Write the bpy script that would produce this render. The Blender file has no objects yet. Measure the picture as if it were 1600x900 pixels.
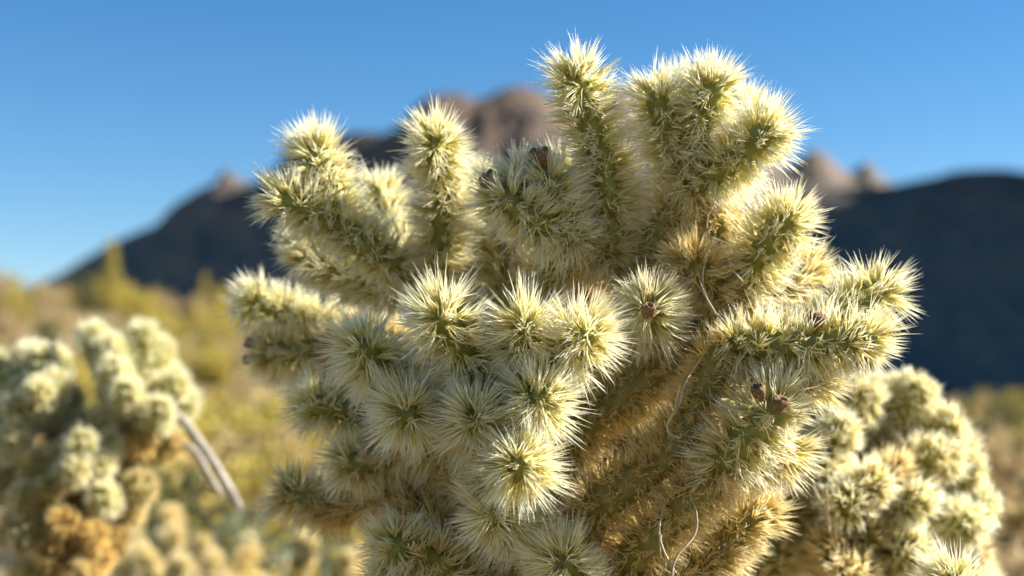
import bpy, math, random
import numpy as np
from mathutils import Vector, Matrix, noise

rng = np.random.default_rng(7)
random.seed(7)
sc = bpy.context.scene
col = sc.collection

# ------------------------------------------------------------------ camera, sky, sun, exposure
CAM = np.array([0.0, 0.0, 1.0])
PITCH = math.radians(4.4)
FPX = 50.0 / 36.0 * 1600.0
cam_d = bpy.data.cameras.new('camera')
cam = bpy.data.objects.new('camera', cam_d)
col.objects.link(cam)
cam.location = CAM
cam.rotation_euler = (math.radians(90) + PITCH, 0, 0)
cam_d.lens = 50.0
cam_d.sensor_width = 36.0
cam_d.clip_start = 0.05
cam_d.clip_end = 20000.0
cam_d.dof.use_dof = True
cam_d.dof.focus_distance = 1.53
cam_d.dof.aperture_fstop = 2.4
sc.camera = cam

SUN_EL, SUN_AZ = math.radians(33), math.radians(85)      # azimuth clockwise from +Y (the view direction)
w = bpy.data.worlds.new('World')
sc.world = w
w.use_nodes = True
nt = w.node_tree
nt.nodes.clear()
sky = nt.nodes.new('ShaderNodeTexSky')
sky.sky_type = 'NISHITA'
sky.sun_disc = False
sky.sun_elevation = SUN_EL
sky.sun_rotation = SUN_AZ
sky.altitude = 700
sky.air_density = 1.0
sky.dust_density = 0.0
sky.ozone_density = 3.0
bg = nt.nodes.new('ShaderNodeBackground')
bg.inputs['Strength'].default_value = 0.05
wo = nt.nodes.new('ShaderNodeOutputWorld')
hs = nt.nodes.new('ShaderNodeHueSaturation')
hs.inputs['Saturation'].default_value = 1.3
nt.links.new(sky.outputs[0], hs.inputs['Color'])
nt.links.new(hs.outputs[0], bg.inputs[0])
nt.links.new(bg.outputs[0], wo.inputs[0])

sun_d = bpy.data.lights.new('sun', 'SUN')
sun_d.energy = 5.0
sun_d.angle = math.radians(0.5)
sun_d.color = (1.0, 0.955, 0.87)
sun = bpy.data.objects.new('sun', sun_d)
col.objects.link(sun)
sdir = Vector((math.sin(SUN_AZ) * math.cos(SUN_EL), math.cos(SUN_AZ) * math.cos(SUN_EL), math.sin(SUN_EL)))
sun.rotation_euler = sdir.to_track_quat('Z', 'Y').to_euler()

sc.view_settings.view_transform = 'Standard'
sc.view_settings.look = 'None'
sc.view_settings.exposure = 1.6
sc.view_settings.gamma = 1.0
sc.render.engine = 'CYCLES'
sc.cycles.use_denoising = True
sc.cycles.adaptive_threshold = 0.03
sc.cycles.max_bounces = 10
sc.cycles.diffuse_bounces = 7
sc.cycles.transmission_bounces = 6
sc.cycles.transparent_max_bounces = 10

# ------------------------------------------------------------------ helpers
def P(px, py, d):
    """photo pixel (1600 x 900) at depth d along the view axis -> world point"""
    x = (px - 800.0) / FPX * d
    v = (450.0 - py) / FPX * d
    c, s = math.cos(PITCH), math.sin(PITCH)
    return np.array([CAM[0] + x, CAM[1] + d * c - v * s, CAM[2] + d * s + v * c])

def tag(o, label=None, cat=None, group=None, kind=None):
    if label: o['label'] = label
    if cat: o['category'] = cat
    if group: o['group'] = group
    if kind: o['kind'] = kind
    return o

def empty(name, loc):
    o = bpy.data.objects.new(name, None)
    o.location = loc
    o.empty_display_size = 0.05
    col.objects.link(o)
    return o

def mesh_np(name, verts, faces, mat=None, smooth=False, attrs=None):
    """faces: int array (n, k) with a fixed k"""
    verts = np.asarray(verts, dtype=np.float32)
    faces = np.asarray(faces, dtype=np.int32)
    me = bpy.data.meshes.new(name)
    n, k = faces.shape
    me.vertices.add(len(verts))
    me.vertices.foreach_set('co', verts.ravel())
    me.loops.add(n * k)
    me.loops.foreach_set('vertex_index', faces.ravel())
    me.polygons.add(n)
    me.polygons.foreach_set('loop_start', np.arange(0, n * k, k, dtype=np.int32))
    me.polygons.foreach_set('use_smooth', np.full(n, smooth, dtype=bool))
    for a, val in (attrs or {}).items():
        at = me.attributes.new(a, 'FLOAT', 'POINT')
        at.data.foreach_set('value', np.asarray(val, dtype=np.float32))
    me.update(calc_edges=True)
    if mat: me.materials.append(mat)
    return me

def obj(name, me, parent=None, loc=None):
    o = bpy.data.objects.new(name, me)
    col.objects.link(o)
    if parent is not None: o.parent = parent
    if loc is not None: o.location = loc
    return o

def unit(v):
    v = np.asarray(v, dtype=float)
    return v / np.maximum(np.linalg.norm(v, axis=-1, keepdims=True), 1e-9)

# ------------------------------------------------------------------ materials
def nodemat(name):
    m = bpy.data.materials.new(name)
    m.use_nodes = True
    nt = m.node_tree
    nt.nodes.clear()
    out = nt.nodes.new('ShaderNodeOutputMaterial')
    return m, nt, out

def N(nt, typ, **kw):
    n = nt.nodes.new(typ)
    for k, v in kw.items(): setattr(n, k, v)
    return n

def ramp(nt, fac, stops, interp='LINEAR'):
    r = N(nt, 'ShaderNodeValToRGB')
    r.color_ramp.interpolation = interp
    els = r.color_ramp.elements
    while len(els) < len(stops): els.new(0.5)
    for e, (p, c) in zip(els, stops):
        e.position = p
        e.color = (*c, 1)
    nt.links.new(fac, r.inputs[0])
    return r.outputs[0]

def mixc(nt, fac, a, b, typ='MIX'):
    m = N(nt, 'ShaderNodeMix', data_type='RGBA', blend_type=typ)
    for sock, val in ((m.inputs[0], fac), (m.inputs[6], a), (m.inputs[7], b)):
        if isinstance(val, (int, float)): sock.default_value = val
        elif isinstance(val, tuple): sock.default_value = (*val, 1)
        else: nt.links.new(val, sock)
    return m.outputs[2]

def spine_material():
    m, nt, out = nodemat('straw_spine_sheath')
    L = nt.links.new
    tip = N(nt, 'ShaderNodeAttribute', attribute_name='tip').outputs['Fac']
    age = N(nt, 'ShaderNodeAttribute', attribute_name='age').outputs['Fac']
    rnd = N(nt, 'ShaderNodeNewGeometry').outputs['Random Per Island']
    young = ramp(nt, tip, [(0.0, (0.62, 0.55, 0.09)), (0.30, (0.89, 0.85, 0.43)), (0.62, (0.95, 0.94, 0.80)), (1.0, (0.97, 0.97, 0.93))])
    old = ramp(nt, tip, [(0.0, (0.44, 0.28, 0.05)), (0.4, (0.84, 0.63, 0.20)), (1.0, (0.94, 0.84, 0.54))])
    c = mixc(nt, age, young, old)
    var = ramp(nt, rnd, [(0.0, (0.90, 0.87, 0.74)), (0.5, (0.99, 0.985, 0.96)), (1.0, (1, 1, 1))])
    c = mixc(nt, 1.0, c, var, 'MULTIPLY')
    d = N(nt, 'ShaderNodeBsdfDiffuse')
    t = N(nt, 'ShaderNodeBsdfTranslucent')
    g = N(nt, 'ShaderNodeBsdfGlossy')
    g.inputs['Roughness'].default_value = 0.5
    g.inputs['Color'].default_value = (0.8, 0.8, 0.78, 1)
    L(c, d.inputs[0]); L(c, t.inputs[0])
    a = N(nt, 'ShaderNodeMixShader'); a.inputs[0].default_value = 0.58
    L(d.outputs[0], a.inputs[1]); L(t.outputs[0], a.inputs[2])
    b = N(nt, 'ShaderNodeMixShader'); b.inputs[0].default_value = 0.02
    L(a.outputs[0], b.inputs[1]); L(g.outputs[0], b.inputs[2])
    tr = N(nt, 'ShaderNodeBsdfTransparent')          # the papery sheath lets some light straight through
    e = N(nt, 'ShaderNodeMixShader'); e.inputs[0].default_value = 0.22
    L(b.outputs[0], e.inputs[1]); L(tr.outputs[0], e.inputs[2])
    L(e.outputs[0], out.inputs[0])
    return m

def stem_material():
    m, nt, out = nodemat('green_cactus_skin')
    L = nt.links.new
    age = N(nt, 'ShaderNodeAttribute', attribute_name='age').outputs['Fac']
    tc = N(nt, 'ShaderNodeTexCoord').outputs['Object']
    n = N(nt, 'ShaderNodeTexNoise'); n.inputs['Scale'].default_value = 60; n.inputs['Detail'].default_value = 4
    L(tc, n.inputs['Vector'])
    green = ramp(nt, n.outputs[0], [(0.3, (0.16, 0.17, 0.03)), (0.7, (0.28, 0.28, 0.06))])
    brown = ramp(nt, n.outputs[0], [(0.3, (0.17, 0.13, 0.035)), (0.7, (0.30, 0.23, 0.07))])
    c = mixc(nt, age, green, brown)
    p = N(nt, 'ShaderNodeBsdfPrincipled')
    p.inputs['Roughness'].default_value = 0.6
    L(c, p.inputs['Base Color']); L(p.outputs[0], out.inputs[0])
    return m

def simple_noise_mat(name, c0, c1, scale=40, rough=0.85, bump=0.0):
    m, nt, out = nodemat(name)
    L = nt.links.new
    tc = N(nt, 'ShaderNodeTexCoord').outputs['Object']
    n = N(nt, 'ShaderNodeTexNoise'); n.inputs['Scale'].default_value = scale; n.inputs['Detail'].default_value = 6
    L(tc, n.inputs['Vector'])
    c = ramp(nt, n.outputs[0], [(0.3, c0), (0.7, c1)])
    p = N(nt, 'ShaderNodeBsdfPrincipled')
    p.inputs['Roughness'].default_value = rough
    L(c, p.inputs['Base Color'])
    if bump:
        b = N(nt, 'ShaderNodeBump'); b.inputs['Strength'].default_value = bump; b.inputs['Distance'].default_value = 0.01
        L(n.outputs[0], b.inputs['Height']); L(b.outputs[0], p.inputs['Normal'])
    L(p.outputs[0], out.inputs[0])
    return m

def leaf_material(name, stops):
    m, nt, out = nodemat(name)
    L = nt.links.new
    rnd = N(nt, 'ShaderNodeNewGeometry').outputs['Random Per Island']
    c = ramp(nt, rnd, stops)
    d = N(nt, 'ShaderNodeBsdfDiffuse'); t = N(nt, 'ShaderNodeBsdfTranslucent')
    L(c, d.inputs[0]); L(c, t.inputs[0])
    a = N(nt, 'ShaderNodeMixShader'); a.inputs[0].default_value = 0.3
    L(d.outputs[0], a.inputs[1]); L(t.outputs[0], a.inputs[2]); L(a.outputs[0], out.inputs[0])
    return m

def ground_material():
    m, nt, out = nodemat('desert_soil')
    L = nt.links.new
    tc = N(nt, 'ShaderNodeTexCoord').outputs['Object']
    n1 = N(nt, 'ShaderNodeTexNoise'); n1.inputs['Scale'].default_value = 0.5; n1.inputs['Detail'].default_value = 8
    n2 = N(nt, 'ShaderNodeTexVoronoi'); n2.inputs['Scale'].default_value = 35
    L(tc, n1.inputs['Vector']); L(tc, n2.inputs['Vector'])
    c = ramp(nt, n1.outputs[0], [(0.3, (0.12, 0.085, 0.04)), (0.55, (0.20, 0.15, 0.065)), (0.75, (0.24, 0.19, 0.06))])
    peb = ramp(nt, n2.outputs['Color'], [(0.2, (0.7, 0.7, 0.7)), (0.8, (1.15, 1.1, 1.05))])
    c = mixc(nt, 0.6, c, peb, 'MULTIPLY')
    p = N(nt, 'ShaderNodeBsdfPrincipled'); p.inputs['Roughness'].default_value = 0.95
    b = N(nt, 'ShaderNodeBump'); b.inputs['Strength'].default_value = 0.5; b.inputs['Distance'].default_value = 0.02
    L(n2.outputs['Distance'], b.inputs['Height']); L(b.outputs[0], p.inputs['Normal'])
    L(c, p.inputs['Base Color']); L(p.outputs[0], out.inputs[0])
    return m

def rock_material():
    m, nt, out = nodemat('brown_rock_and_scrub')
    L = nt.links.new
    geo = N(nt, 'ShaderNodeNewGeometry')
    sep = N(nt, 'ShaderNodeSeparateXYZ'); L(geo.outputs['Normal'], sep.inputs[0])
    tc = N(nt, 'ShaderNodeTexCoord').outputs['Object']
    n1 = N(nt, 'ShaderNodeTexNoise'); n1.inputs['Scale'].default_value = 0.02; n1.inputs['Detail'].default_value = 8
    n2 = N(nt, 'ShaderNodeTexNoise'); n2.inputs['Scale'].default_value = 0.12; n2.inputs['Detail'].default_value = 6
    L(tc, n1.inputs['Vector']); L(tc, n2.inputs['Vector'])
    rock = ramp(nt, n1.outputs[0], [(0.35, (0.10, 0.075, 0.06)), (0.65, (0.21, 0.145, 0.10))])
    scrub = ramp(nt, n2.outputs[0], [(0.35, (0.09, 0.097, 0.085)), (0.7, (0.17, 0.155, 0.13))])
    f = N(nt, 'ShaderNodeAttribute', attribute_name='high').outputs['Fac']
    c = mixc(nt, f, scrub, rock)
    p = N(nt, 'ShaderNodeBsdfPrincipled'); p.inputs['Roughness'].default_value = 0.95
    p.inputs['Specular IOR Level'].default_value = 0.1
    b = N(nt, 'ShaderNodeBump'); b.inputs['Strength'].default_value = 0.6; b.inputs['Distance'].default_value = 6
    L(n2.outputs[0], b.inputs['Height']); L(b.outputs[0], p.inputs['Normal'])
    L(c, p.inputs['Base Color']); L(p.outputs[0], out.inputs[0])
    return m

M_SPINE = spine_material()
M_STEM = stem_material()
M_FLOWER = simple_noise_mat('dried_brown_flower', (0.10, 0.055, 0.025), (0.28, 0.16, 0.07), 300, 0.9, 0.4)
M_TWIG = simple_noise_mat('grey_dry_twig', (0.32, 0.24, 0.14), (0.55, 0.45, 0.32), 120, 0.8)
M_WOOD = simple_noise_mat('grey_bare_wood', (0.20, 0.17, 0.13), (0.42, 0.38, 0.31), 30, 0.9, 0.5)
M_BARK = simple_noise_mat('shrub_bark', (0.10, 0.075, 0.05), (0.22, 0.17, 0.11), 20, 0.9)
M_YELLOW = leaf_material('yellow_shrub_leaf', [(0.0, (0.10, 0.10, 0.03)), (0.2, (0.27, 0.23, 0.05)), (0.5, (0.50, 0.40, 0.075)), (1.0, (0.57, 0.45, 0.13))])
M_OLIVE = leaf_material('olive_shrub_leaf', [(0.0, (0.05, 0.06, 0.025)), (0.6, (0.13, 0.13, 0.05)), (1.0, (0.25, 0.20, 0.09))])
M_TAN = leaf_material('dry_tan_shrub_leaf', [(0.0, (0.24, 0.17, 0.08)), (0.6, (0.48, 0.37, 0.19)), (1.0, (0.60, 0.46, 0.26))])
M_GREY = leaf_material('grey_green_leaf', [(0.0, (0.10, 0.12, 0.08)), (0.7, (0.22, 0.25, 0.17)), (0.8, (0.5, 0.38, 0.05)), (1.0, (0.6, 0.45, 0.06))])

# ------------------------------------------------------------------ ground and mountains
def ground_h(x, y):
    r = np.hypot(x, y)
    far = np.clip((r - 5) / 10, 0, 1)
    hill = 4.1 * np.exp(-((x + 15) / 13.0) ** 2 - ((y - 46) / 19.0) ** 2)
    return hill + far * 0.10 * np.sin(x * 0.35 + 1.2) * np.cos(y * 0.27)

def graded(a, b, n, p=3.0):
    t = np.linspace(-1, 1, n)
    return np.where(t < 0, -a * (-t) ** p * -1 * -1, b * t ** p) if False else np.sign(t) * np.where(t < 0, a, b) * np.abs(t) ** p

gx = graded(6000, 6000, 161, 3.2)
gy = graded(800, 7000, 161, 3.2)
X, Y = np.meshgrid(gx, gy)
Z = ground_h(X, Y)
def grid_faces(ny, nx):
    i = np.arange(ny * nx).reshape(ny, nx)
    return np.stack([i[:-1, :-1], i[:-1, 1:], i[1:, 1:], i[1:, :-1]], -1).reshape(-1, 4)
g = obj('ground', mesh_np('ground', np.stack([X, Y, Z], -1).reshape(-1, 3), grid_faces(161, 161), ground_material(), True))
tag(g, 'dry tan desert soil spread out beneath the cacti', 'ground', kind='structure')

M_ROCK = rock_material()
def fractal(x, y, sx, sy, octv=5, off=0.0, ridged=False):
    out = np.zeros(x.shape).ravel()
    xs, ys = x.ravel(), y.ravel()
    for i in range(len(out)):
        v = Vector((xs[i] / sx, ys[i] / sy, off))
        if ridged: out[i] = noise.ridged_multi_fractal(v, 0.9, 2.1, octv, 1.0, 2.0)
        else: out[i] = noise.fractal(v, 0.9, 2.1, octv)
    return out.reshape(x.shape)

def mountain(name, label, D, prof, depth, nx, ny, amp, off, power, skew=0.0):
    px = np.array([p[0] for p in prof], float); py = np.array([p[1] for p in prof], float)
    xs = (px - 800) / FPX * D
    hs = np.array([P(a, b, D)[2] for a, b in prof])
    gx = np.linspace(xs[0], xs[-1], nx)
    gy = np.concatenate([np.linspace(-depth, 0, ny), np.linspace(0, depth * 0.8, ny // 2)[1:]])
    X, Yo = np.meshgrid(gx, gy)
    h1 = np.interp(gx, xs, hs)
    dx_ = gx[1] - gx[0]
    kk = np.exp(-0.5 * (np.arange(-90, 91) * dx_ / 42.0) ** 2); kk /= kk.sum()
    hsm = np.convolve(np.pad(h1, 90, mode='edge'), kk, mode='valid')
    t = np.clip(1 - np.abs(Yo) / depth, 0, 1)
    sharp = np.clip((t - 0.72) / 0.25, 0, 1)               # pinnacles stay near the crest
    H = hsm[None, :] * (1 - sharp) + h1[None, :] * sharp
    nA = fractal(X, Yo, 150, 260, 6, off, True)          # gullies and buttresses
    nB = fractal(X, Yo, 45, 60, 5, off + 7)
    prof_t = t ** power
    mid = np.clip(4 * t * (1 - t), 0, 1)
    crest = np.clip((t - 0.6) / 0.4, 0, 1)
    Zm = H * prof_t + (nA - 1.0) * amp * mid + nB * amp * 0.35 * (0.25 + mid) * np.clip(H / 120, 0, 1)
    Zm = np.minimum(Zm, H * (0.35 + 0.65 * t) + amp * 0.1)
    Zm = np.where(t <= 0.001, -6, Zm)
    hi = np.clip((Zm / np.maximum(hs.max(), 1) - 0.45) * 2.6 + 0.3 * nB, 0, 1)
    yD = math.cos(PITCH) * D
    sk = 1 + skew * np.clip(-100 - X, 0, None) / D            # the crest runs away towards the left
    V = np.stack([X * sk, Yo + yD * sk, Zm * sk], -1).reshape(-1, 3)
    o = obj(name, mesh_np(name, V, grid_faces(*X.shape), M_ROCK, False, {'high': hi.ravel()}))
    tag(o, label, 'mountain', kind='structure')
    return o

MASSIF = [(-1100, 600), (-700, 560), (-350, 500), (-100, 475), (0, 462), (60, 445), (110, 420), (150, 392), (170, 378), (205, 364),
          (240, 350), (265, 322), (300, 298), (330, 286), (345, 262), (356, 266), (378, 284), (400, 284), (425, 262), (452, 224), (480, 205), (510, 203), (530, 207), (545, 204), (600, 205), (628, 188), (648, 160), (670, 144), (700, 138), (722, 142), (740, 152), (765, 146),
          (790, 132), (812, 127), (838, 134), (865, 150), (900, 160), (935, 140), (965, 126), (1000, 150), (1080, 190), (1160, 225),
          (1225, 258), (1250, 246), (1275, 230), (1292, 234), (1315, 262), (1338, 268), (1352, 248), (1366, 254), (1385, 278),
          (1430, 296), (1550, 310), (1800, 360), (2200, 470), (2600, 560)]
mountain('mountain', 'dark craggy mountain with a twin rocky summit behind the cacti', 1500, MASSIF, 330, 460, 110, 26, 3.1, 0.95, 0.8)
RIDGE = [(300, 640), (600, 560), (900, 450), (1080, 370), (1180, 328), (1240, 310), (1300, 298), (1360, 290), (1400, 286), (1425, 280), (1470, 275),
         (1500, 265), (1560, 261), (1600, 266), (1680, 262), (1800, 240), (2000, 190), (2300, 160), (2700, 200), (3300, 350), (4200, 550)]
# the range goes on, higher, beyond the right edge and keeps the low sun off the slopes
RANGE = [(1620, 600), (1750, 400), (1900, 100), (2100, -300), (2350, -750), (2650, -990), (3100, -800), (3800, -200), (4700, 450)]
SPUR = [(1700, 640), (1800, 520), (1950, 200), (2150, -250), (2400, -640), (2700, -760), (3200, -520), (4000, 0), (4800, 500)]
mountain('ridge', 'long shadowed blue ridge with a sunlit crest', 950, RIDGE, 260, 420, 100, 26, 11.7, 0.9)

mountain('spur', 'steep dark spur descending from the high range', 860, SPUR, 330, 160, 90, 30, 31.3, 0.8)
mountain('range', 'high dark range rising beyond the right hand ridge', 1200, RANGE, 650, 220, 90, 40, 21.3, 0.8)

# ------------------------------------------------------------------ cholla building blocks
def spline(pts, step):
    pts = np.asarray(pts, float)
    if len(pts) == 2:
        pts = np.array([pts[0], pts[0] * .5 + pts[1] * .5, pts[1]])
    e0 = 2 * pts[0] - pts[1]; e1 = 2 * pts[-1] - pts[-2]
    q = np.vstack([e0, pts, e1])
    out = []
    for i in range(1, len(q) - 2):
        t = np.linspace(0, 1, 24, endpoint=False)[:, None]
        a, b, c, d = q[i - 1], q[i], q[i + 1], q[i + 2]
        out.append(0.5 * (2 * b + (c - a) * t + (2 * a - 5 * b + 4 * c - d) * t ** 2 + (3 * b - a - 3 * c + d) * t ** 3))
    out.append(q[-2][None])
    c = np.vstack(out)
    s = np.concatenate([[0], np.cumsum(np.linalg.norm(np.diff(c, axis=0), axis=1))])
    n = max(6, int(s[-1] / step) + 1)
    ss = np.linspace(0, s[-1], n)
    return np.stack([np.interp(ss, s, c[:, k]) for k in range(3)], -1), ss, s[-1]

def frames(c):
    T = unit(np.gradient(c, axis=0))
    u = np.cross(T[0], [0.3, 0.9, 0.2]); u /= np.linalg.norm(u)
    U = [u]
    for i in range(1, len(c)):
        u = U[-1] - T[i] * np.dot(U[-1], T[i])
        U.append(u / np.linalg.norm(u))
    U = np.array(U)
    return T, U, np.cross(T, U)

def build_stem(pts, r0, r1, nth=28, step=0.0045, nc=8, pitch=0.0105, bump=0.0028, tip=True, base=0.6, seg=0.0):
    """tubercled cactus stem; returns verts, quads and its areoles (position, normal, tangent)"""
    c, s, Lt = spline(pts, step)
    T, U, W = frames(c)
    def rad(sv):
        r = r0 + (r1 - r0) * sv / Lt
        if seg: r = r * (1.06 - 0.24 * np.cos(np.pi * sv / seg) ** 8)
        if tip:
            k = np.clip((Lt - sv) / (1.25 * r1), 0, 1)
            r = r * np.sqrt(np.clip(1 - (1 - k) ** 2, 0, 1))
        k = np.clip(sv / (1.5 * r0), 0, 1)
        return r * (base + (1 - base) * np.sqrt(np.clip(1 - (1 - k) ** 2, 0, 1)))
    th = np.linspace(0, 2 * np.pi, nth, endpoint=False)
    S, TH = np.meshgrid(s, th, indexing='ij')
    R = rad(S)
    a = nc * TH / 2; b = np.pi * S / (2 * pitch)
    f = (np.cos(a) * np.cos(b)) ** 2 + (np.sin(a) * np.sin(b)) ** 2
    R = np.maximum(R + bump * (f - 0.4) * np.clip(R / r1, 0, 1), 0.0006)
    D = U[:, None] * np.cos(TH)[..., None] + W[:, None] * np.sin(TH)[..., None]
    V = (c[:, None] + D * R[..., None]).reshape(-1, 3)
    ns = len(s)
    i = np.arange(ns)[:-1, None] * nth; j = np.arange(nth)[None]; j2 = (j + 1) % nth
    F = np.stack([i + j, i + j2, i + nth + j2, i + nth + j], -1).reshape(-1, 4)
    # areoles
    rows = np.arange(0, int(Lt / pitch) + 1)
    As, At = [], []
    for r_ in rows:
        sv = r_ * pitch
        if sv > Lt - 0.003: break
        for k in range(nc):
            As.append(sv); At.append(2 * np.pi * (k + 0.5 * (r_ % 2)) / nc)
    if tip:
        for sv, n_ in ((Lt - 0.0075, 7), (Lt - 0.0025, 5), (Lt - 0.0004, 2)):
            for k in range(n_):
                As.append(sv); At.append(2 * np.pi * (k + rng.random() * .6) / n_)
    As = np.array(As); At = np.array(At) + rng.normal(0, .06, len(As))
    Rr = rad(As) + bump * .5
    dr = np.clip((rad(np.minimum(As + 5e-4, Lt)) - rad(np.maximum(As - 5e-4, 0))) / 1e-3, -4, 0.6)
    ip = lambda A: np.stack([np.interp(As, s, A[:, k]) for k in range(3)], -1)
    c_, T_, U_, W_ = ip(c), unit(ip(T)), unit(ip(U)), unit(ip(W))
    Dr = U_ * np.cos(At)[:, None] + W_ * np.sin(At)[:, None]
    Nn = unit(Dr - T_ * dr[:, None])
    return V, F, (c_ + Dr * Rr[:, None], Nn, T_)

def build_spines(ar, per, length, width, age, spread=0.8, lean=0.25, drop=0.0):
    pos, nrm, tan = ar
    n = len(pos)
    if drop: 
        keep = rng.random(n) > drop
        pos, nrm, tan = pos[keep], nrm[keep], tan[keep]; n = len(pos)
    fac = np.repeat(rng.uniform(0.72, 1.12, n), per)[:, None]
    tilt = np.repeat(rng.normal(0, 0.22, (n, 3)), per, 0)
    pos = np.repeat(pos, per, 0); nrm = np.repeat(nrm, per, 0); tan = np.repeat(tan, per, 0)
    m = len(pos)
    rd = rng.normal(size=(m, 3)); rd = unit(rd)
    d = unit(nrm + tilt + tan * lean + rd * spread * rng.random((m, 1)) ** 0.6)
    # no spine points into the stem
    dn = (d * nrm).sum(1, keepdims=True)
    d = unit(d + nrm * np.clip(0.12 - dn, 0, None))
    Ls = length * rng.triangular(0.40, 0.90, 1.15, size=(m, 1))
    Ls = Ls * fac
    short = rng.random((m, 1)) < 0.20                     # short inner spines that cover the skin
    Ls = np.where(short, Ls * 0.45, Ls)
    b = pos + rng.normal(0, 0.0012, (m, 3)) - nrm * 0.001
    sd = unit(np.cross(d, rng.normal(size=(m, 3))))
    sd2 = np.cross(d, sd)
    bend = rng.normal(0, 0.05, (m, 1)) * Ls
    wd = width * rng.uniform(0.65, 1.25, (m, 1))
    mid = b + d * Ls * 0.30 + sd * bend
    V = np.empty((m, 5, 3))
    V[:, 0] = b
    for k in range(3):
        a = 2 * np.pi * k / 3
        V[:, 1 + k] = mid + (sd * math.cos(a) + sd2 * math.sin(a)) * wd * .5
    V[:, 4] = b + d * Ls
    base = np.arange(m)[:, None, None] * 5
    tri = np.array([[0, 2, 1], [0, 3, 2], [0, 1, 3], [1, 2, 4], [2, 3, 4], [3, 1, 4]])[None]
    F = (base + tri).reshape(-1, 3)
    tipv = np.tile([0.0, 0.34, 0.34, 0.34, 1.0], m)
    ag = np.repeat(np.clip(age + rng.normal(0, .10, m), 0, 1), 5)
    return V.reshape(-1, 3), F, tipv, ag

def flower_mesh():
    """withered knob: a short cup flaring to a ragged rim with a sunken centre"""
    prof = [(0.0, 0.0034), (0.004, 0.0052), (0.009, 0.0068), (0.013, 0.0078), (0.016, 0.0074), (0.0175, 0.006), (0.0150, 0.0035), (0.0145, 0.0004)]
    nt_ = 14
    V, F = [], []
    for i, (z, r) in enumerate(prof):
        for k in range(nt_):
            a = 2 * math.pi * k / nt_
            rr = r * (1 + 0.16 * math.sin(k * 2.4 + i) + random.uniform(-.08, .08))
            V.append((rr * math.cos(a), rr * math.sin(a), z + (random.uniform(-.0022, .0022) if i > 3 else 0)))
    for i in range(len(prof) - 1):
        for k in range(nt_):
            F.append((i * nt_ + k, i * nt_ + (k + 1) % nt_, (i + 1) * nt_ + (k + 1) % nt_, (i + 1) * nt_ + k))
    return mesh_np('dried_flower', V, F, M_FLOWER, True)
FLOWERS = [flower_mesh() for _ in range(3)]

def place(o, at, direction, scale=1.0):
    q = Vector(direction).to_track_quat('Z', 'Y')
    o.location = Vector(at); o.rotation_mode = 'QUATERNION'; o.rotation_quaternion = q
    o.scale = (scale, scale, scale)

SLIM = 0.72
def stem_part(root, name, pts_px, r0=0.018, r1=0.018, age=0.0, per=17, spine=0.045, width=0.0019, spread=0.48, lean=0.25,
              tip=True, nth=28, base=0.6, world=False, flowers=(), pitch=0.0105, drop=0.0, step=0.0045, nc=8, seg=0.0):
    """one stem (trunk, branch or joint) and its coat of spines, in the root's own space"""
    org = np.array(root.location)
    pts = [np.asarray(p, float) if world else P(*p) for p in pts_px]
    pts = [p - org for p in pts]
    r0, r1 = r0 * SLIM, r1 * SLIM
    V, F, ar = build_stem(pts, r0, r1, nth=nth, tip=tip, base=base, pitch=pitch, step=step, nc=nc, seg=seg)
    o = obj(name, mesh_np(name, V, F, M_STEM, True, {'age': np.full(len(V), age)}), root)
    sv, sf, tp, ag = build_spines(ar, per, spine, width, age, spread, lean, drop)
    s = obj('spines', mesh_np('spines', sv, sf, M_SPINE, False, {'tip': tp, 'age': ag}), o)
    s['kind'] = 'stuff'
    for (px, py, d, dx, dz, scl) in flowers:
        fo = obj('dried_flower', random.choice(FLOWERS), o)
        place(fo, P(px, py, d) - org, (dx, -0.35, dz), scl)
    return o

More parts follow.
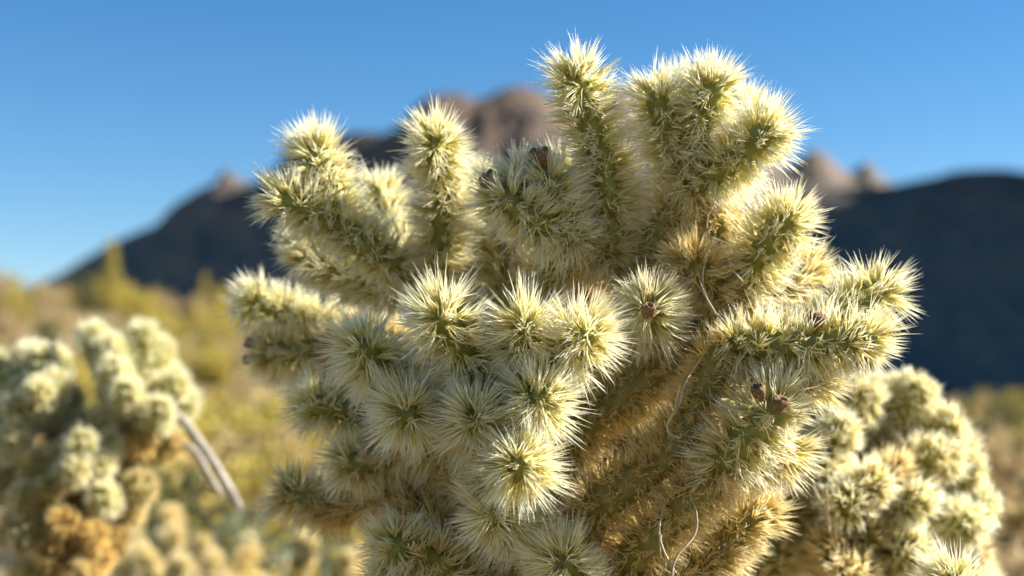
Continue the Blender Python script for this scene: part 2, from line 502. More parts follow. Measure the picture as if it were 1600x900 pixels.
# ------------------------------------------------------------------ the large cholla
def large_cholla():
    loc = P(985, 1890, 1.78); loc[2] = 0.0
    root = empty('cholla_cactus', loc)
    tag(root, 'large pale yellow cholla with upright fuzzy arms and brown dried flowers', 'cactus')
    def B(pts, r0=.026, r1=.024, age=.85, **k):
        k.setdefault('per', 10); k.setdefault('spine', .036); k.setdefault('nc', 11); k.setdefault('width', .0017); k.setdefault('pitch', .0095); k.setdefault('seg', .085); age = age * .8; k.setdefault('tip', False); k.setdefault('base', 1.0); k.setdefault('spread', .65)
        return stem_part(root, 'branch', pts, r0, r1, age, **k)
    def J(pts, r0=.0185, r1=.019, age=.08, **k):
        return stem_part(root, 'joint', pts, r0, r1, age, **k)
    g = P(985, 1890, 1.78); g[2] = -0.05
    tr = [g, P(980, 1500, 1.77), P(950, 1180, 1.74), P(925, 930, 1.71), P(905, 800, 1.72)]
    stem_part(root, 'trunk', tr, .048, .036, 1.0, per=9, spine=.022, tip=False, base=1.0, spread=1.1, world=True, nth=36, pitch=.013, nc=14)
    # --- limbs
    B([(905, 830, 1.72), (890, 690, 1.70), (990, 610, 1.68), (1085, 535, 1.67), (1150, 468, 1.68)], .032, .028, .8)
    B([(1150, 468, 1.68), (1165, 420, 1.70), (1125, 350, 1.69), (1082, 285, 1.66)], .027, .021, .7)
    B([(900, 880, 1.69), (935, 790, 1.64), (1030, 725, 1.62), (1090, 640, 1.62), (1125, 560, 1.61), (1150, 532, 1.60)], .031, .023, .8)
    B([(930, 960, 1.69), (990, 870, 1.64), (1070, 795, 1.60), (1130, 725, 1.58)], .031, .024, .75)
    B([(1000, 600, 1.70), (1015, 520, 1.70), (985, 430, 1.70), (930, 385, 1.68), (880, 360, 1.66)], .026, .021, .55)
    B([(890, 700, 1.72), (830, 600, 1.77), (760, 520, 1.80), (690, 455, 1.80), (640, 430, 1.79)], .028, .022, .55)
    B([(900, 760, 1.74), (800, 660, 1.82), (700, 570, 1.88), (600, 530, 1.92), (540, 515, 1.93)], .028, .022, .6)
    B([(900, 860, 1.70), (800, 790, 1.74), (700, 755, 1.76), (590, 775, 1.78), (500, 805, 1.80)], .030, .022, .85)
    B([(890, 900, 1.68), (820, 830, 1.62), (770, 740, 1.58), (750, 640, 1.57), (745, 580, 1.57)], .030, .022, .5)
    B([(785, 760, 1.60), (820, 690, 1.55), (825, 620, 1.54), (810, 575, 1.55)], .024, .020, .35)
    B([(760, 690, 1.58), (690, 650, 1.60), (640, 610, 1.62), (600, 590, 1.64)], .024, .020, .4)
    B([(790, 800, 1.66), (720, 740, 1.70), (650, 700, 1.74), (600, 660, 1.78)], .024, .020, .5)
    # --- top right fan
    J([(955, 330, 1.66), (940, 250, 1.64), (915, 170, 1.62), (897, 108, 1.60)], .0185, .020, flowers=())
    J([(1080, 285, 1.66), (1045, 215, 1.63), (1022, 140, 1.61)])
    J([(1082, 285, 1.66), (1092, 210, 1.63), (1116, 118, 1.60)], .019, .021)
    J([(1085, 290, 1.65), (1140, 255, 1.62), (1208, 196, 1.59)], .019, .021)
    J([(1100, 300, 1.72), (1160, 240, 1.74), (1165, 160, 1.74)])
    J([(1070, 300, 1.72), (1060, 220, 1.75), (1070, 130, 1.76)])
    J([(960, 400, 1.68), (955, 330, 1.67), (960, 270, 1.68)], age=.3)
    B([(985, 430, 1.70), (1030, 360, 1.68), (1082, 290, 1.66)], .024, .021, .45)
    # --- upper middle
    J([(880, 365, 1.66), (845, 325, 1.63), (796, 268, 1.62)])
    J([(900, 375, 1.64), (835, 345, 1.61), (775, 300, 1.59)], age=.15, flowers=((777, 301, 1.59, -.6, .9, 1.4),))
    J([(895, 370, 1.65), (872, 320, 1.62), (850, 268, 1.61)], age=.15, flowers=((848, 268, 1.605, -.25, 1, 1.5),))
    J([(885, 370, 1.68), (880, 320, 1.69), (870, 262, 1.70)])
    J([(800, 500, 1.80), (790, 420, 1.82), (765, 345, 1.84)], age=.2)
    J([(860, 470, 1.78), (840, 400, 1.80), (820, 340, 1.82)], age=.3)
    B([(930, 385, 1.68), (860, 430, 1.74), (830, 520, 1.78)], .022, .022, .5)
    # --- upper left
    J([(685, 450, 1.79), (690, 370, 1.76), (694, 290, 1.74)], age=.15)
    J([(692, 300, 1.745), (686, 255, 1.72), (676, 212, 1.68)], .018, .020)
    J([(645, 435, 1.79), (575, 385, 1.74), (500, 335, 1.72), (428, 305, 1.71)], .019, .019, age=.1)
    J([(545, 365, 1.745), (515, 290, 1.74), (487, 222, 1.73)], .018, .021)
    J([(620, 455, 1.82), (540, 430, 1.83), (462, 382, 1.84)], age=.1)
    J([(650, 430, 1.82), (615, 360, 1.86), (590, 295, 1.88)])
    J([(720, 440, 1.84), (740, 360, 1.88), (745, 280, 1.90)])
    # --- shaded arms on the left
    J([(545, 518, 1.93), (460, 495, 1.93), (388, 468, 1.92)])
    J([(600, 530, 1.90), (510, 545, 1.90), (408, 552, 1.90)], age=.25, flowers=((400, 542, 1.895, -1, .5, .9), (398, 558, 1.895, -1, -.3, .9)))
    J([(600, 660, 1.77), (540, 640, 1.75), (478, 632, 1.73)])
    J([(640, 700, 1.74), (590, 720, 1.72), (530, 728, 1.70)], age=.15)
    J([(600, 540, 1.90), (560, 590, 1.95), (470, 590, 1.97)], age=.2)
    # --- front heads
    def FH(pts, *a, **k):
        k.setdefault('spine', .052); return J(pts, *a, **k)
    FH([(748, 600, 1.57), (720, 540, 1.55), (680, 482, 1.515)], .019, .021)
    FH([(610, 600, 1.64), (590, 570, 1.60), (562, 535, 1.565)], .017, .018)
    FH([(812, 590, 1.56), (820, 545, 1.54), (822, 500, 1.505)], .017, .018)
    FH([(815, 590, 1.56), (870, 555, 1.54), (925, 514, 1.495)], .018, .020)
    FH([(825, 650, 1.55), (840, 635, 1.52), (848, 615, 1.485)], .017, .017)
    FH([(760, 680, 1.57), (750, 668, 1.55), (740, 650, 1.50)], .016, .016)
    FH([(770, 740, 1.58), (795, 735, 1.53), (820, 722, 1.46)], .019, .021)
    FH([(660, 640, 1.61), (645, 645, 1.58), (630, 645, 1.53)], .018, .019)
    FH([(830, 830, 1.63), (795, 815, 1.58), (762, 795, 1.53)], .018, .019)
    FH([(930, 990, 1.62), (905, 930, 1.57), (872, 868, 1.52)], .018, .019, age=.2)
    J([(800, 960, 1.70), (700, 890, 1.65), (600, 845, 1.62)], .022, .020, age=.15)
    J([(520, 800, 1.80), (480, 780, 1.80), (440, 770, 1.80)], age=.3)
    # --- right hand arms
    J([(1145, 535, 1.60), (1230, 538, 1.58), (1300, 535, 1.57), (1372, 528, 1.56)], .020, .021, age=.12, flowers=((1271, 518, 1.56, .2, 1, 1.2),))
    J([(1270, 515, 1.62), (1330, 480, 1.63), (1388, 448, 1.63)], .018, .020)
    J([(1150, 470, 1.68), (1190, 395, 1.64), (1242, 330, 1.61)], .021, .022, age=.12)
    J([(1150, 480, 1.69), (1215, 460, 1.70), (1265, 420, 1.72)], .021, .021, age=.3)
    J([(1020, 530, 1.66), (1016, 500, 1.62), (1012, 472, 1.57)], .018, .018, age=.15, flowers=((1012, 497, 1.55, 0, .5, 1.0),))
    J([(1120, 735, 1.58), (1170, 680, 1.56), (1225, 618, 1.54)], .023, .023, age=.15, flowers=((1190, 626, 1.505, -.3, .8, 1.0), (1214, 645, 1.505, .1, .5, 1.1)))
    J([(1180, 560, 1.61), (1235, 595, 1.60), (1290, 590, 1.60)], .020, .019, age=.2)
    J([(1130, 720, 1.60), (1190, 720, 1.60), (1240, 690, 1.60)], .020, .019, age=.25)
    J([(1560, 1050, 1.62), (1520, 960, 1.57), (1482, 905, 1.52)], .019, .020)
    B([(950, 1250, 1.75), (1200, 1180, 1.70), (1420, 1120, 1.66), (1565, 1040, 1.62)], .030, .022, .8)
    # --- low filling arms
    B([(900, 800, 1.80), (960, 715, 1.82), (1040, 660, 1.82), (1110, 620, 1.80)], .028, .024, .7, tip=True)
    B([(900, 900, 1.78), (980, 810, 1.80), (1060, 740, 1.80), (1120, 690, 1.80)], .028, .024, .7, tip=True)
    B([(900, 640, 1.80), (925, 540, 1.80), (925, 450, 1.78), (915, 390, 1.74)], .024, .022, .6)
    J([(925, 520, 1.80), (960, 470, 1.84), (950, 410, 1.86)], age=.4)
    B([(920, 960, 1.70), (830, 930, 1.70), (740, 860, 1.70), (690, 830, 1.71)], .026, .022, .8, tip=True)
    B([(930, 1000, 1.68), (820, 980, 1.66), (720, 960, 1.65)], .026, .022, .8, tip=True)
    B([(930, 1000, 1.66), (1010, 930, 1.64), (1090, 890, 1.66), (1150, 850, 1.68)], .026, .022, .8, tip=True)
    J([(700, 830, 1.71), (650, 800, 1.74), (590, 770, 1.77)], age=.6)
    J([(720, 960, 1.65), (650, 930, 1.64), (600, 900, 1.63)], age=.2)
    J([(700, 700, 1.68), (640, 690, 1.70), (590, 700, 1.72)], age=.3)
    J([(1100, 890, 1.66), (1150, 830, 1.66), (1200, 790, 1.66)], age=.5)
    J([(1150, 470, 1.69), (1110, 440, 1.66), (1070, 400, 1.64)], age=.6)
    # --- arms on the far side
    for (x, y, d, tx, ty, td) in ((1000, 560, 1.75, 1040, 420, 1.98), (1120, 500, 1.75, 1230, 470, 1.95), (880, 640, 1.80, 860, 540, 2.0),
                                  (760, 560, 1.86, 720, 480, 2.05), (1000, 640, 1.76, 960, 560, 2.0), (1090, 640, 1.70, 1180, 600, 1.92),
                                  (820, 700, 1.84, 760, 640, 2.05), (1060, 760, 1.70, 1120, 680, 1.9), (900, 820, 1.76, 860, 760, 2.02),
                                  (960, 900, 1.74, 1060, 850, 1.9)):
        J([(x, y, d), (0.5 * (x + tx), 0.5 * (y + ty) + 12, 0.5 * (d + td)), (tx, ty, td)], age=.35, per=10)
    return root
large_cholla()

# ------------------------------------------------------------------ shared joints for the blurred chollas
def joint_variant(age, per=17, width=.0021, spine=.026, r=.0185):
    b = rng.normal(0, .008, 2)
    pts = [np.array([0, 0, 0.]), np.array([b[0], b[1], .05]), np.array([b[0] * .4, b[1] * .4, .10])]
    V, F, ar = build_stem(pts, r, r * 1.05, nth=20, step=.006, nc=10)
    stem = mesh_np('joint', V, F, M_STEM, True, {'age': np.full(len(V), age)})
    sv, sf, tp, ag = build_spines(ar, per, spine, width, age, .75, .25)
    return stem, mesh_np('spines', sv, sf, M_SPINE, False, {'tip': tp, 'age': ag})
VAR = {'young': [joint_variant(.05), joint_variant(.12), joint_variant(.18)],
       'mid': [joint_variant(.35), joint_variant(.5)],
       'old': [joint_variant(.6), joint_variant(.72)]}

SMOOTH = dict(per=18, width=.0020, spine=.0205, r=.0215)
VAR['young_smooth'] = [joint_variant(.05, **SMOOTH), joint_variant(.12, **SMOOTH)]
VAR['mid_smooth'] = [joint_variant(.35, **SMOOTH), joint_variant(.5, **SMOOTH)]
VAR['old_smooth'] = [joint_variant(.75, **SMOOTH), joint_variant(.9, **SMOOTH)]

def far_joint(root, a, b, kind, fat=1.0):
    a, b = np.asarray(a, float), np.asarray(b, float)
    st, sp = VAR[kind][rng.integers(len(VAR[kind]))]
    o = obj('joint', st, root)
    v = b - a
    place(o, a - np.array(root.location), v)
    o.scale = (fat, fat, np.linalg.norm(v) / .10)
    s = obj('spines', sp, o); s['kind'] = 'stuff'
    return o

def far_branch(root, pts, r0, r1, age=.9, spine=.022, per=8, name='branch'):
    return stem_part(root, name, pts, r0 / SLIM, r1 / SLIM, age, per=per, spine=spine, width=.0024, tip=False, base=1.0,
                     spread=1.0, nth=20, step=.01, world=True, pitch=.015)

def head_cluster(root, nodes, heads, d0, fat=1.0, chain=78.0, kin=''):
    """heads: (tip_x, tip_y, node index, depth offset, kind); each arm is one or two joints from its node"""
    for (x, y, k, dd, kind) in heads:
        nx, ny, nd = nodes[k]
        tip = np.array([x, y]); nd_ = np.array([nx, ny], float)
        v = nd_ - tip; L = np.linalg.norm(v)
        td = d0 + dd
        if L > chain * 1.45:
            m = tip + v / L * chain
            md = td + (nd - td) * chain / L
            far_joint(root, P(nx, ny, nd), P(m[0], m[1], md), ('mid' if kind != 'old' else 'old') + kin, fat)
            far_joint(root, P(m[0], m[1], md), P(x, y, td), kind + kin, fat)
        else:
            far_joint(root, P(nx, ny, nd), P(x, y, td), kind + kin, fat)

# ------------------------------------------------------------------ lower right cholla, just behind the large one
def right_cholla():
    loc = P(1400, 1500, 2.2); loc[2] = 0
    root = empty('cholla_cactus', loc)
    tag(root, 'low spreading pale cholla with sagging arms behind the large cholla, facing the ridge', 'cactus')
    g = P(1400, 1500, 2.2); g[2] = -.05
    far_branch(root, [g, P(1390, 1300, 2.2), P(1370, 1050, 2.19), P(1340, 900, 2.18)], .042, .03, name='trunk', per=8)
    far_branch(root, [P(1350, 940, 2.19), P(1250, 850, 2.10), P(1160, 800, 2.05), P(1110, 780, 2.0)], .026, .02)
    far_branch(root, [P(1345, 930, 2.19), P(1330, 800, 2.17), P(1350, 740, 2.15), P(1380, 715, 2.15)], .026, .02, .7)
    far_branch(root, [P(1350, 930, 2.19), P(1420, 850, 2.15), P(1480, 815, 2.12)], .024, .019, .7)
    far_branch(root, [P(1340, 900, 2.19), P(1290, 780, 2.2), P(1300, 730, 2.2)], .024, .019, .7)
    nodes = [(1375, 715, 2.15), (1300, 730, 2.2), (1470, 815, 2.12), (1330, 800, 2.17), (1150, 800, 2.05), (1370, 900, 2.15), (1250, 850, 2.10)]
    heads = [(1442, 598, 0, 0, 'young'), (1380, 600, 0, .05, 'young'), (1335, 640, 1, .1, 'young'), (1300, 620, 1, .0, 'young'), (1320, 680, 1, -.1, 'young'), (1350, 610, 1, -.05, 'young'), (1255, 690, 1, .05, 'young'), (1275, 745, 1, -.12, 'young'), (1360, 760, 3, -.2, 'young'), (1310, 790, 3, -.22, 'young'), (1500, 665, 0, -.02, 'young'),
             (1530, 745, 0, -.04, 'young'), (1545, 790, 2, -.05, 'young'), (1480, 725, 0, -.1, 'young'), (1440, 650, 0, .12, 'mid'),
             (1470, 690, 0, .1, 'young'), (1280, 665, 1, .1, 'mid'), (1410, 740, 3, -.12, 'mid'), (1260, 730, 1, -.05, 'mid'),
             (1430, 790, 3, -.15, 'young'), (1500, 830, 2, -.12, 'young'), (1360, 830, 5, -.15, 'mid'), (1240, 800, 6, -.10, 'mid'),
             (1180, 830, 6, -.15, 'mid'), (1300, 860, 5, -.18, 'mid'), (1430, 860, 5, -.16, 'young'), (1120, 850, 4, -.12, 'old'),
             (1200, 890, 6, -.18, 'mid'), (1330, 900, 5, -.22, 'mid'), (1530, 880, 2, -.05, 'mid'), (1280, 800, 6, .1, 'old'),
             (1400, 700, 0, .2, 'young'), (1330, 720, 1, .2, 'mid'), (1510, 700, 0, .15, 'young'), (1160, 760, 4, .0, 'old'),
             (1480, 770, 2, .15, 'mid'), (1390, 800, 3, .15, 'old')]
    head_cluster(root, nodes, heads, 2.12, 1.15, 85)
right_cholla()

# ------------------------------------------------------------------ bushy cholla on the left, further back
def left_cholla():
    D = 2.9
    loc = P(110, 1386, D); loc[2] = 0
    root = empty('cholla_cactus', loc)
    tag(root, 'bushy cream coloured cholla with bare grey branches beside the low yellow hillside', 'cactus')
    g = P(110, 1386, D); g[2] = -.05
    far_branch(root, [g, P(112, 1200, D), P(105, 1000, D), P(110, 860, D)], .05, .036, name='trunk')
    nodes = [(205, 650, 2.92), (80, 655, 2.88), (115, 745, 2.82), (50, 800, 2.85), (175, 800, 2.90), (20, 700, 2.9), (120, 880, 2.84), (230, 690, 2.95)]
    for n in nodes:
        far_branch(root, [P(110, 900, D), P(.5 * (110 + n[0]) + 6, .5 * (900 + n[1]), .5 * (D + n[2])), P(*n)], .024, .017, .9)
    heads = [(135, 512, 0, -.02, 'young'), (166, 532, 0, -.06, 'young'), (226, 508, 0, 0, 'young'), (258, 532, 0, .05, 'young'), (288, 598, 0, -.05, 'young'),
             (298, 618, 7, 0, 'young'), (196, 612, 0, -.16, 'young'), (250, 640, 7, -.15, 'young'), (175, 575, 0, -.12, 'young'), (270, 570, 7, .08, 'young'),
             (34, 548, 1, .02, 'young'), (62, 545, 1, -.04, 'young'), (88, 552, 1, .05, 'young'), (92, 592, 1, -.12, 'young'), (20, 600, 1, -.02, 'young'),
             (22, 640, 1, -.16, 'young'), (64, 610, 1, -.18, 'young'), (118, 612, 1, .02, 'young'), (168, 645, 2, -.08, 'young'), (135, 648, 2, -.02, 'young'),
             (178, 690, 2, -.12, 'young'), (168, 722, 2, -.16, 'young'), (130, 690, 2, -.20, 'young'), (158, 775, 4, -.18, 'young'), (122, 735, 2, -.22, 'young'),
             (98, 700, 2, -.15, 'mid'), (30, 690, 5, -.15, 'young'), (-10, 650, 5, 0, 'young'), (0, 700, 5, -.1, 'young'), (60, 715, 3, -.15, 'mid'),
             (80, 760, 3, -.2, 'mid'), (30, 770, 3, -.2, 'mid'), (-10, 780, 5, 0, 'mid'), (40, 855, 3, -.22, 'mid'), (10, 830, 3, -.15, 'old'),
             (100, 820, 6, -.22, 'old'), (150, 840, 6, -.2, 'old'), (215, 742, 4, -.1, 'mid'), (225, 700, 7, -.1, 'old'), (265, 690, 7, -.05, 'old'),
             (235, 650, 7, .1, 'old'), (190, 850, 6, -.1, 'old'), (75, 870, 6, -.22, 'old'), (20, 890, 6, -.2, 'mid'), (130, 900, 6, -.25, 'old'),
             (205, 790, 4, -.05, 'old'), (230, 760, 4, .1, 'old'), (160, 880, 6, -.2, 'old'), (-30, 560, 1, .05, 'young'), (-40, 620, 5, .05, 'young')]
    head_cluster(root, nodes, heads, D, 1.15, 85, '_smooth')
    for pts, r in (([(205, 665, 2.92), (268, 645, 2.86), (318, 700, 2.83), (345, 742, 2.82), (366, 778, 2.82), (376, 800, 2.83)], .011),
                   ([(225, 690, 2.93), (296, 700, 2.86), (325, 742, 2.85), (345, 775, 2.84)], .009)):
        V, F, _ = build_stem([P(*p) - loc for p in pts], r, r * .8, nth=12, step=.012, bump=.0012, pitch=.02, nc=4)
        obj('bare_branch', mesh_np('bare_branch', V, F, M_WOOD, True), root)
left_cholla()

# ------------------------------------------------------------------ small chollas low on the left and right
def small_cholla(px, d, h, n, label, seed, kinds=('young', 'mid'), group=None):
    r = np.random.default_rng(seed)
    x = (px - 800) / FPX * d
    gz = float(ground_h(np.array(x), np.array(d)))
    root = empty('cholla_cactus', (x, d, gz))
    tag(root, label, 'cactus', group)
    base = np.array([x, d, gz])
    far_branch(root, [base - [0, 0, .04], base + [.01, 0, h * .3], base + [0, .01, h * .6]], .03, .022, .95, name='trunk')
    for i in range(n):
        a = i * 2.4 + r.normal(0, .3); t = (i + .5) / n
        z0 = h * (.28 + .34 * t)
        out = np.array([math.cos(a), math.sin(a), 0])
        p0 = base + [0, 0, z0]
        p1 = p0 + out * (.085 + .05 * r.random()) + [0, 0, .03 + .05 * t]
        far_joint(root, p0, p1, 'old' if t < .5 else 'mid', 1.0)
        for q in range(2):
            b = a + r.normal(0, .7)
            up = .04 + .10 * t + .03 * r.random()
            p2 = p1 + np.array([math.cos(b), math.sin(b), 0]) * (.07 + .03 * r.random()) + [0, 0, up - .02]
            far_joint(root, p1, p2, kinds[0] if r.random() < .7 else kinds[1], 1.05)
small_cholla(330, 3.9, .60, 13, 'low rounded cholla in the gap below the bare grey branches', 3, ('mid', 'old'))
small_cholla(470, 4.6, .58, 11, 'small cholla half hidden behind the large cholla beside yellow flowers', 5, ('mid', 'old'))
small_cholla(255, 4.9, .60, 12, 'stunted cholla partly hidden behind the bushy cream cholla', 9, ('mid', 'old'))
small_cholla(1625, 2.6, .86, 18, 'pale cholla cut by the picture edge beside the low spreading cholla', 11)
small_cholla(1580, 6.5, .70, 12, 'small distant cholla on the flat behind the low spreading cholla', 13, ('mid', 'old'))

# ------------------------------------------------------------------ dry twigs caught in the arms
def tube(pts, r0, r1, nth=7, step=.006):
    c, s_, L_ = spline(pts, step)
    T, U, W = frames(c)
    th = np.linspace(0, 2 * np.pi, nth, endpoint=False)
    rr = (r0 + (r1 - r0) * s_ / L_) * (1 + .15 * np.sin(s_ * 260))
    V = c[:, None] + (U[:, None] * np.cos(th)[None, :, None] + W[:, None] * np.sin(th)[None, :, None]) * rr[:, None, None]
    i = np.arange(len(c) - 1)[:, None] * nth; j = np.arange(nth)[None]; j2 = (j + 1) % nth
    return V.reshape(-1, 3), np.stack([i + j, i + j2, i + nth + j2, i + nth + j], -1).reshape(-1, 4)

def twig(label, strands, r=.0011):
    org = P(*strands[0][0])
    root = empty('dry_twig', org)
    tag(root, label, 'twig')
    for i, st in enumerate(strands):
        V, F = tube([P(*p) - org for p in st], r, r * .55)
        obj('stem', mesh_np('stem', V, F, M_TWIG, True), root)
twig('thin curled grey twig hanging across the thick limb of the large cholla',
     [[(1062, 684, 1.555), (1044, 676, 1.55), (1046, 655, 1.55), (1062, 630, 1.55), (1070, 600, 1.56), (1092, 565, 1.58), (1110, 540, 1.60)],
      [(1053, 648, 1.55), (1058, 620, 1.54), (1062, 605, 1.54)]], .0014)
twig('forked pale twig standing low between the lower limbs of the large cholla',
     [[(1048, 915, 1.50), (1056, 872, 1.50), (1086, 835, 1.51), (1088, 800, 1.52), (1078, 775, 1.55)],
      [(1052, 890, 1.50), (1036, 858, 1.50), (1030, 832, 1.50), (1034, 800, 1.51), (1038, 788, 1.52)],
      [(1032, 835, 1.50), (1031, 850, 1.50), (1032, 868, 1.51)]], .0014)
twig('small three pronged twig above the arms of the low spreading cholla',
     [[(1295, 830, 1.86), (1292, 800, 1.86), (1276, 772, 1.86), (1268, 748, 1.86)], [(1292, 800, 1.86), (1292, 775, 1.85), (1290, 757, 1.85)],
      [(1292, 800, 1.86), (1304, 780, 1.87), (1310, 757, 1.87)]], .0022)
twig('dark fine twig snagged beside the sunlit old limb of the large cholla',
     [[(1122, 492, 1.60), (1105, 468, 1.59), (1085, 440, 1.59), (1060, 430, 1.60), (1042, 410, 1.61)], [(1112, 380, 1.60), (1105, 345, 1.60), (1122, 300, 1.60)],
      [(1105, 468, 1.59), (1098, 430, 1.58), (1112, 380, 1.60)]], .0009)
twig('straight pale straw leaning on the fork of the large cholla',
     [[(1118, 490, 1.575), (1104, 465, 1.57), (1093, 438, 1.57)], [(1160, 440, 1.58), (1150, 428, 1.58), (1140, 415, 1.58)]], .0012)

# ------------------------------------------------------------------ shrubs
def shrub_mesh(n, rx, rz, leaf, mat, seed, clumps=26, slender=False):
    r = np.random.default_rng(seed)
    cl = unit(r.normal(size=(clumps, 3))); cl[:, 2] = np.abs(cl[:, 2])
    cl = cl * (r.random((clumps, 1)) ** .45) * np.array([rx, rx, rz * .92]) + [0, 0, rz * .08]
    if slender: cl[:, 2] = r.random(clumps) * rz; cl[:, :2] *= (1.15 - cl[:, 2:3] / rz)
    k = r.integers(0, clumps, n)
    c = cl[k] + r.normal(0, rx * .13, (n, 3))
    c[:, 2] = np.abs(c[:, 2])
    a = unit(r.normal(size=(n, 3))); b = unit(np.cross(a, r.normal(size=(n, 3))))
    sz = leaf * r.uniform(.6, 1.4, (n, 1))
    V = np.stack([c - a * sz, c + b * sz * .45, c + a * sz, c - b * sz * .45], 1).reshape(-1, 3)
    F = np.arange(n * 4).reshape(-1, 4)
    fol = mesh_np('foliage', V, F, mat)
    stems = []
    off = 0; SV, SF = [], []
    for q in range(9):
        p = cl[r.integers(clumps)]
        v, f = tube([np.array([0, 0, -.05]), p * [.35, .35, .5], p], .02 * rx, .006 * rx, 5, .08)
        SV.append(v); SF.append(f + off); off += len(v)
    return fol, mesh_np('stems', np.vstack(SV), np.vstack(SF), M_BARK, True)

SHR = {'yellow': [shrub_mesh(1500, .62, .85, .045, M_YELLOW, i) for i in range(3)],
       'olive': [shrub_mesh(1300, .6, .8, .04, M_OLIVE, 10 + i) for i in range(2)],
       'tan': [shrub_mesh(900, .5, .6, .04, M_TAN, 20 + i) for i in range(2)],
       'slender': [shrub_mesh(1600, .55, 2.6, .05, M_YELLOW, 31, 44, True)],
       'plume': [shrub_mesh(380, .55, 2.0, .05, M_TAN, 33, 30)],
       'flower': [shrub_mesh(2600, .34, .46, .016, M_GREY, 40, 40), shrub_mesh(2600, .34, .46, .016, M_GREY, 41, 40)]}
def shrub(kind, x, y, s, label, group=None, name='desert_shrub'):
    fol, st = SHR[kind][int(rng.integers(len(SHR[kind])))]
    z = float(ground_h(np.array(x), np.array(y)))
    root = empty(name, (x, y, z - .02))
    root.rotation_euler.z = rng.random() * 6.28
    root.scale = (s, s, s * rng.uniform(.85, 1.15))
    tag(root, label, 'shrub', group)
    obj('foliage', fol, root); obj('stems', st, root)
    return root
def spot(px, y): return (px - 800) / FPX * y

# yellow slope on the left
pts = []
for i in range(900):
    y = rng.uniform(13, 62); px = rng.uniform(-120, 760)
    x = spot(px, y)
    if all((x - a) ** 2 + (y - b) ** 2 > (1.0 + .012 * y) ** 2 for a, b in pts): pts.append((x, y))
    if len(pts) >= 190: break
for i, (x, y) in enumerate(pts):
    k = rng.random()
    where = 'near the foot of the low hillside' if y < 25 else ('halfway up the low hillside' if y < 42 else 'on the crest of the low hillside')
    if k < .58:
        sz = rng.uniform(.8, 1.4); a = 'broad' if sz > 1.1 else 'small'
        shrub('yellow', x, y, sz, f'{a} rounded yellow flowering shrub {where}', f'{a} yellow shrubs {where}')
    elif k < .70: shrub('olive', x, y, rng.uniform(.7, 1.2), f'dark olive shrub among yellow shrubs {where}', f'olive shrubs {where}')
    else: shrub('tan', x, y, rng.uniform(.8, 1.3), f'dry tan shrub among yellow shrubs {where}', f'dry tan shrubs {where}')
shrub('slender', spot(170, 40), 40, .78, 'tall slender yellow shrub rising above the others on the hillside crest')
shrub('plume', spot(90, 36), 36, .7, 'sparse pinkish tan shrub showing sky through it on the hillside crest')
shrub('slender', spot(318, 44), 44, .55, 'shorter slender yellow shrub on the hillside crest next to the large cholla')
# flat on the right
for i in range(46):
    y = rng.uniform(14, 75); x = spot(rng.uniform(1080, 1720), y)
    if rng.random() < .5: shrub('olive', x, y, rng.uniform(.6, .95), 'dark olive shrub on the flat below the shadowed ridge', 'olive shrubs on the flat')
    else: shrub('yellow', x, y, rng.uniform(.5, .8), 'low yellow shrub on the flat below the shadowed ridge', 'yellow shrubs on the flat')
shrub('tan', spot(1562, 8.5), 8.5, 1.5, 'large dry tan shrub standing alone on the flat, tallest there')
shrub('yellow', spot(1600, 13), 13, 1.0, 'bright yellow shrub beside the large dry tan shrub on the flat')
shrub('yellow', spot(1640, 10), 10, .9, 'yellow shrub in front of the bright yellow shrub on the flat')
shrub('olive', spot(1515, 15), 15, 1.1, 'dark olive shrub behind the large dry tan shrub on the flat')
shrub('tan', spot(1610, 5.2), 5.2, 1.0, 'dry tan shrub between the pale cholla and the small distant cholla')
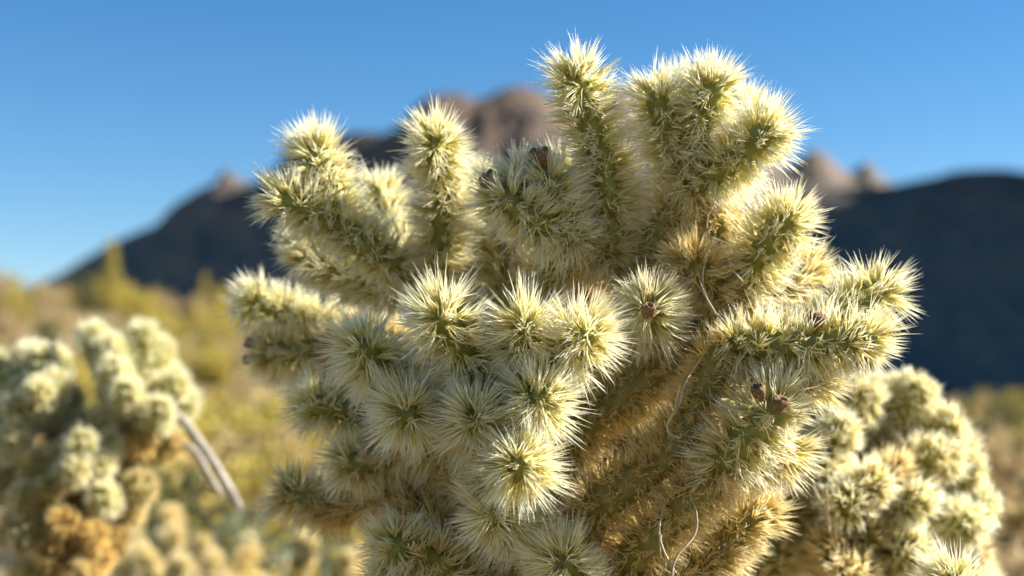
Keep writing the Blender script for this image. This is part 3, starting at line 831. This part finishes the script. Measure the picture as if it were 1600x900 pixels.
shrub('olive', spot(250, 5.4), 5.4, .8, 'dark olive bush at the foot of the bushy cream cholla')
for i in range(26):
    y = rng.uniform(8.5, 13); x = spot(rng.uniform(180, 600), y)
    if i % 5 < 3: shrub('yellow', x, y, rng.uniform(.7, 1.0), 'yellow shrub on the near flat between the cream cholla and the hillside', 'yellow shrubs on the near flat')
    else: shrub('tan', x, y, rng.uniform(.9, 1.3), 'dry tan shrub on the near flat between the cream cholla and the hillside', 'dry tan shrubs on the near flat')
for i in range(30):
    y = rng.uniform(18, 60); x = spot(rng.uniform(1470, 1720), y)
    shrub('yellow' if i % 2 else 'olive', x, y, rng.uniform(.75, 1.1), ('low yellow shrub' if i % 2 else 'dark olive shrub') + ' on the flat below the shadowed ridge', ('yellow' if i % 2 else 'olive') + ' shrubs on the flat')
for i in range(34):
    y = rng.uniform(40, 115); x = spot(rng.uniform(1440, 1740), y)
    shrub('olive' if i % 3 else 'yellow', x, y, rng.uniform(1.25, 1.7), ('tall dark olive shrub' if i % 3 else 'tall yellow shrub') + ' far out on the flat below the ridge', ('olive' if i % 3 else 'yellow') + ' shrubs far out on the flat')
# the same scrub goes on outside the picture
for i in range(48):
    y = rng.uniform(12, 62); x = spot(rng.uniform(-640, -120) if i % 2 else rng.uniform(760, 1080), y)
    k = ('yellow', 'tan', 'olive')[i % 3]
    shrub(k, x, y, rng.uniform(.8, 1.3), {'yellow': 'yellow', 'tan': 'dry tan', 'olive': 'dark olive'}[k] + ' shrub standing apart from the dense hillside scrub', k + ' shrubs standing apart')
# yellow flowers low on the left
for px, y, s, lab in ((430, 4.4, 1.15, 'grey green bush dotted with yellow flowers right beside the small cholla'),
                      (395, 5.2, 1.2, 'yellow flowered bush behind the tip of the bare grey branches'),
                      (500, 5.6, 1.25, 'yellow flowered bush behind the half hidden small cholla'),
                      (300, 6.2, 1.2, 'yellow flowered bush behind the low rounded cholla'),
                      (455, 3.7, .85, 'smallest yellow flowered bush, in front of the half hidden small cholla')):
    shrub('flower', spot(px, y), y, s, lab, None, 'flowering_bush')
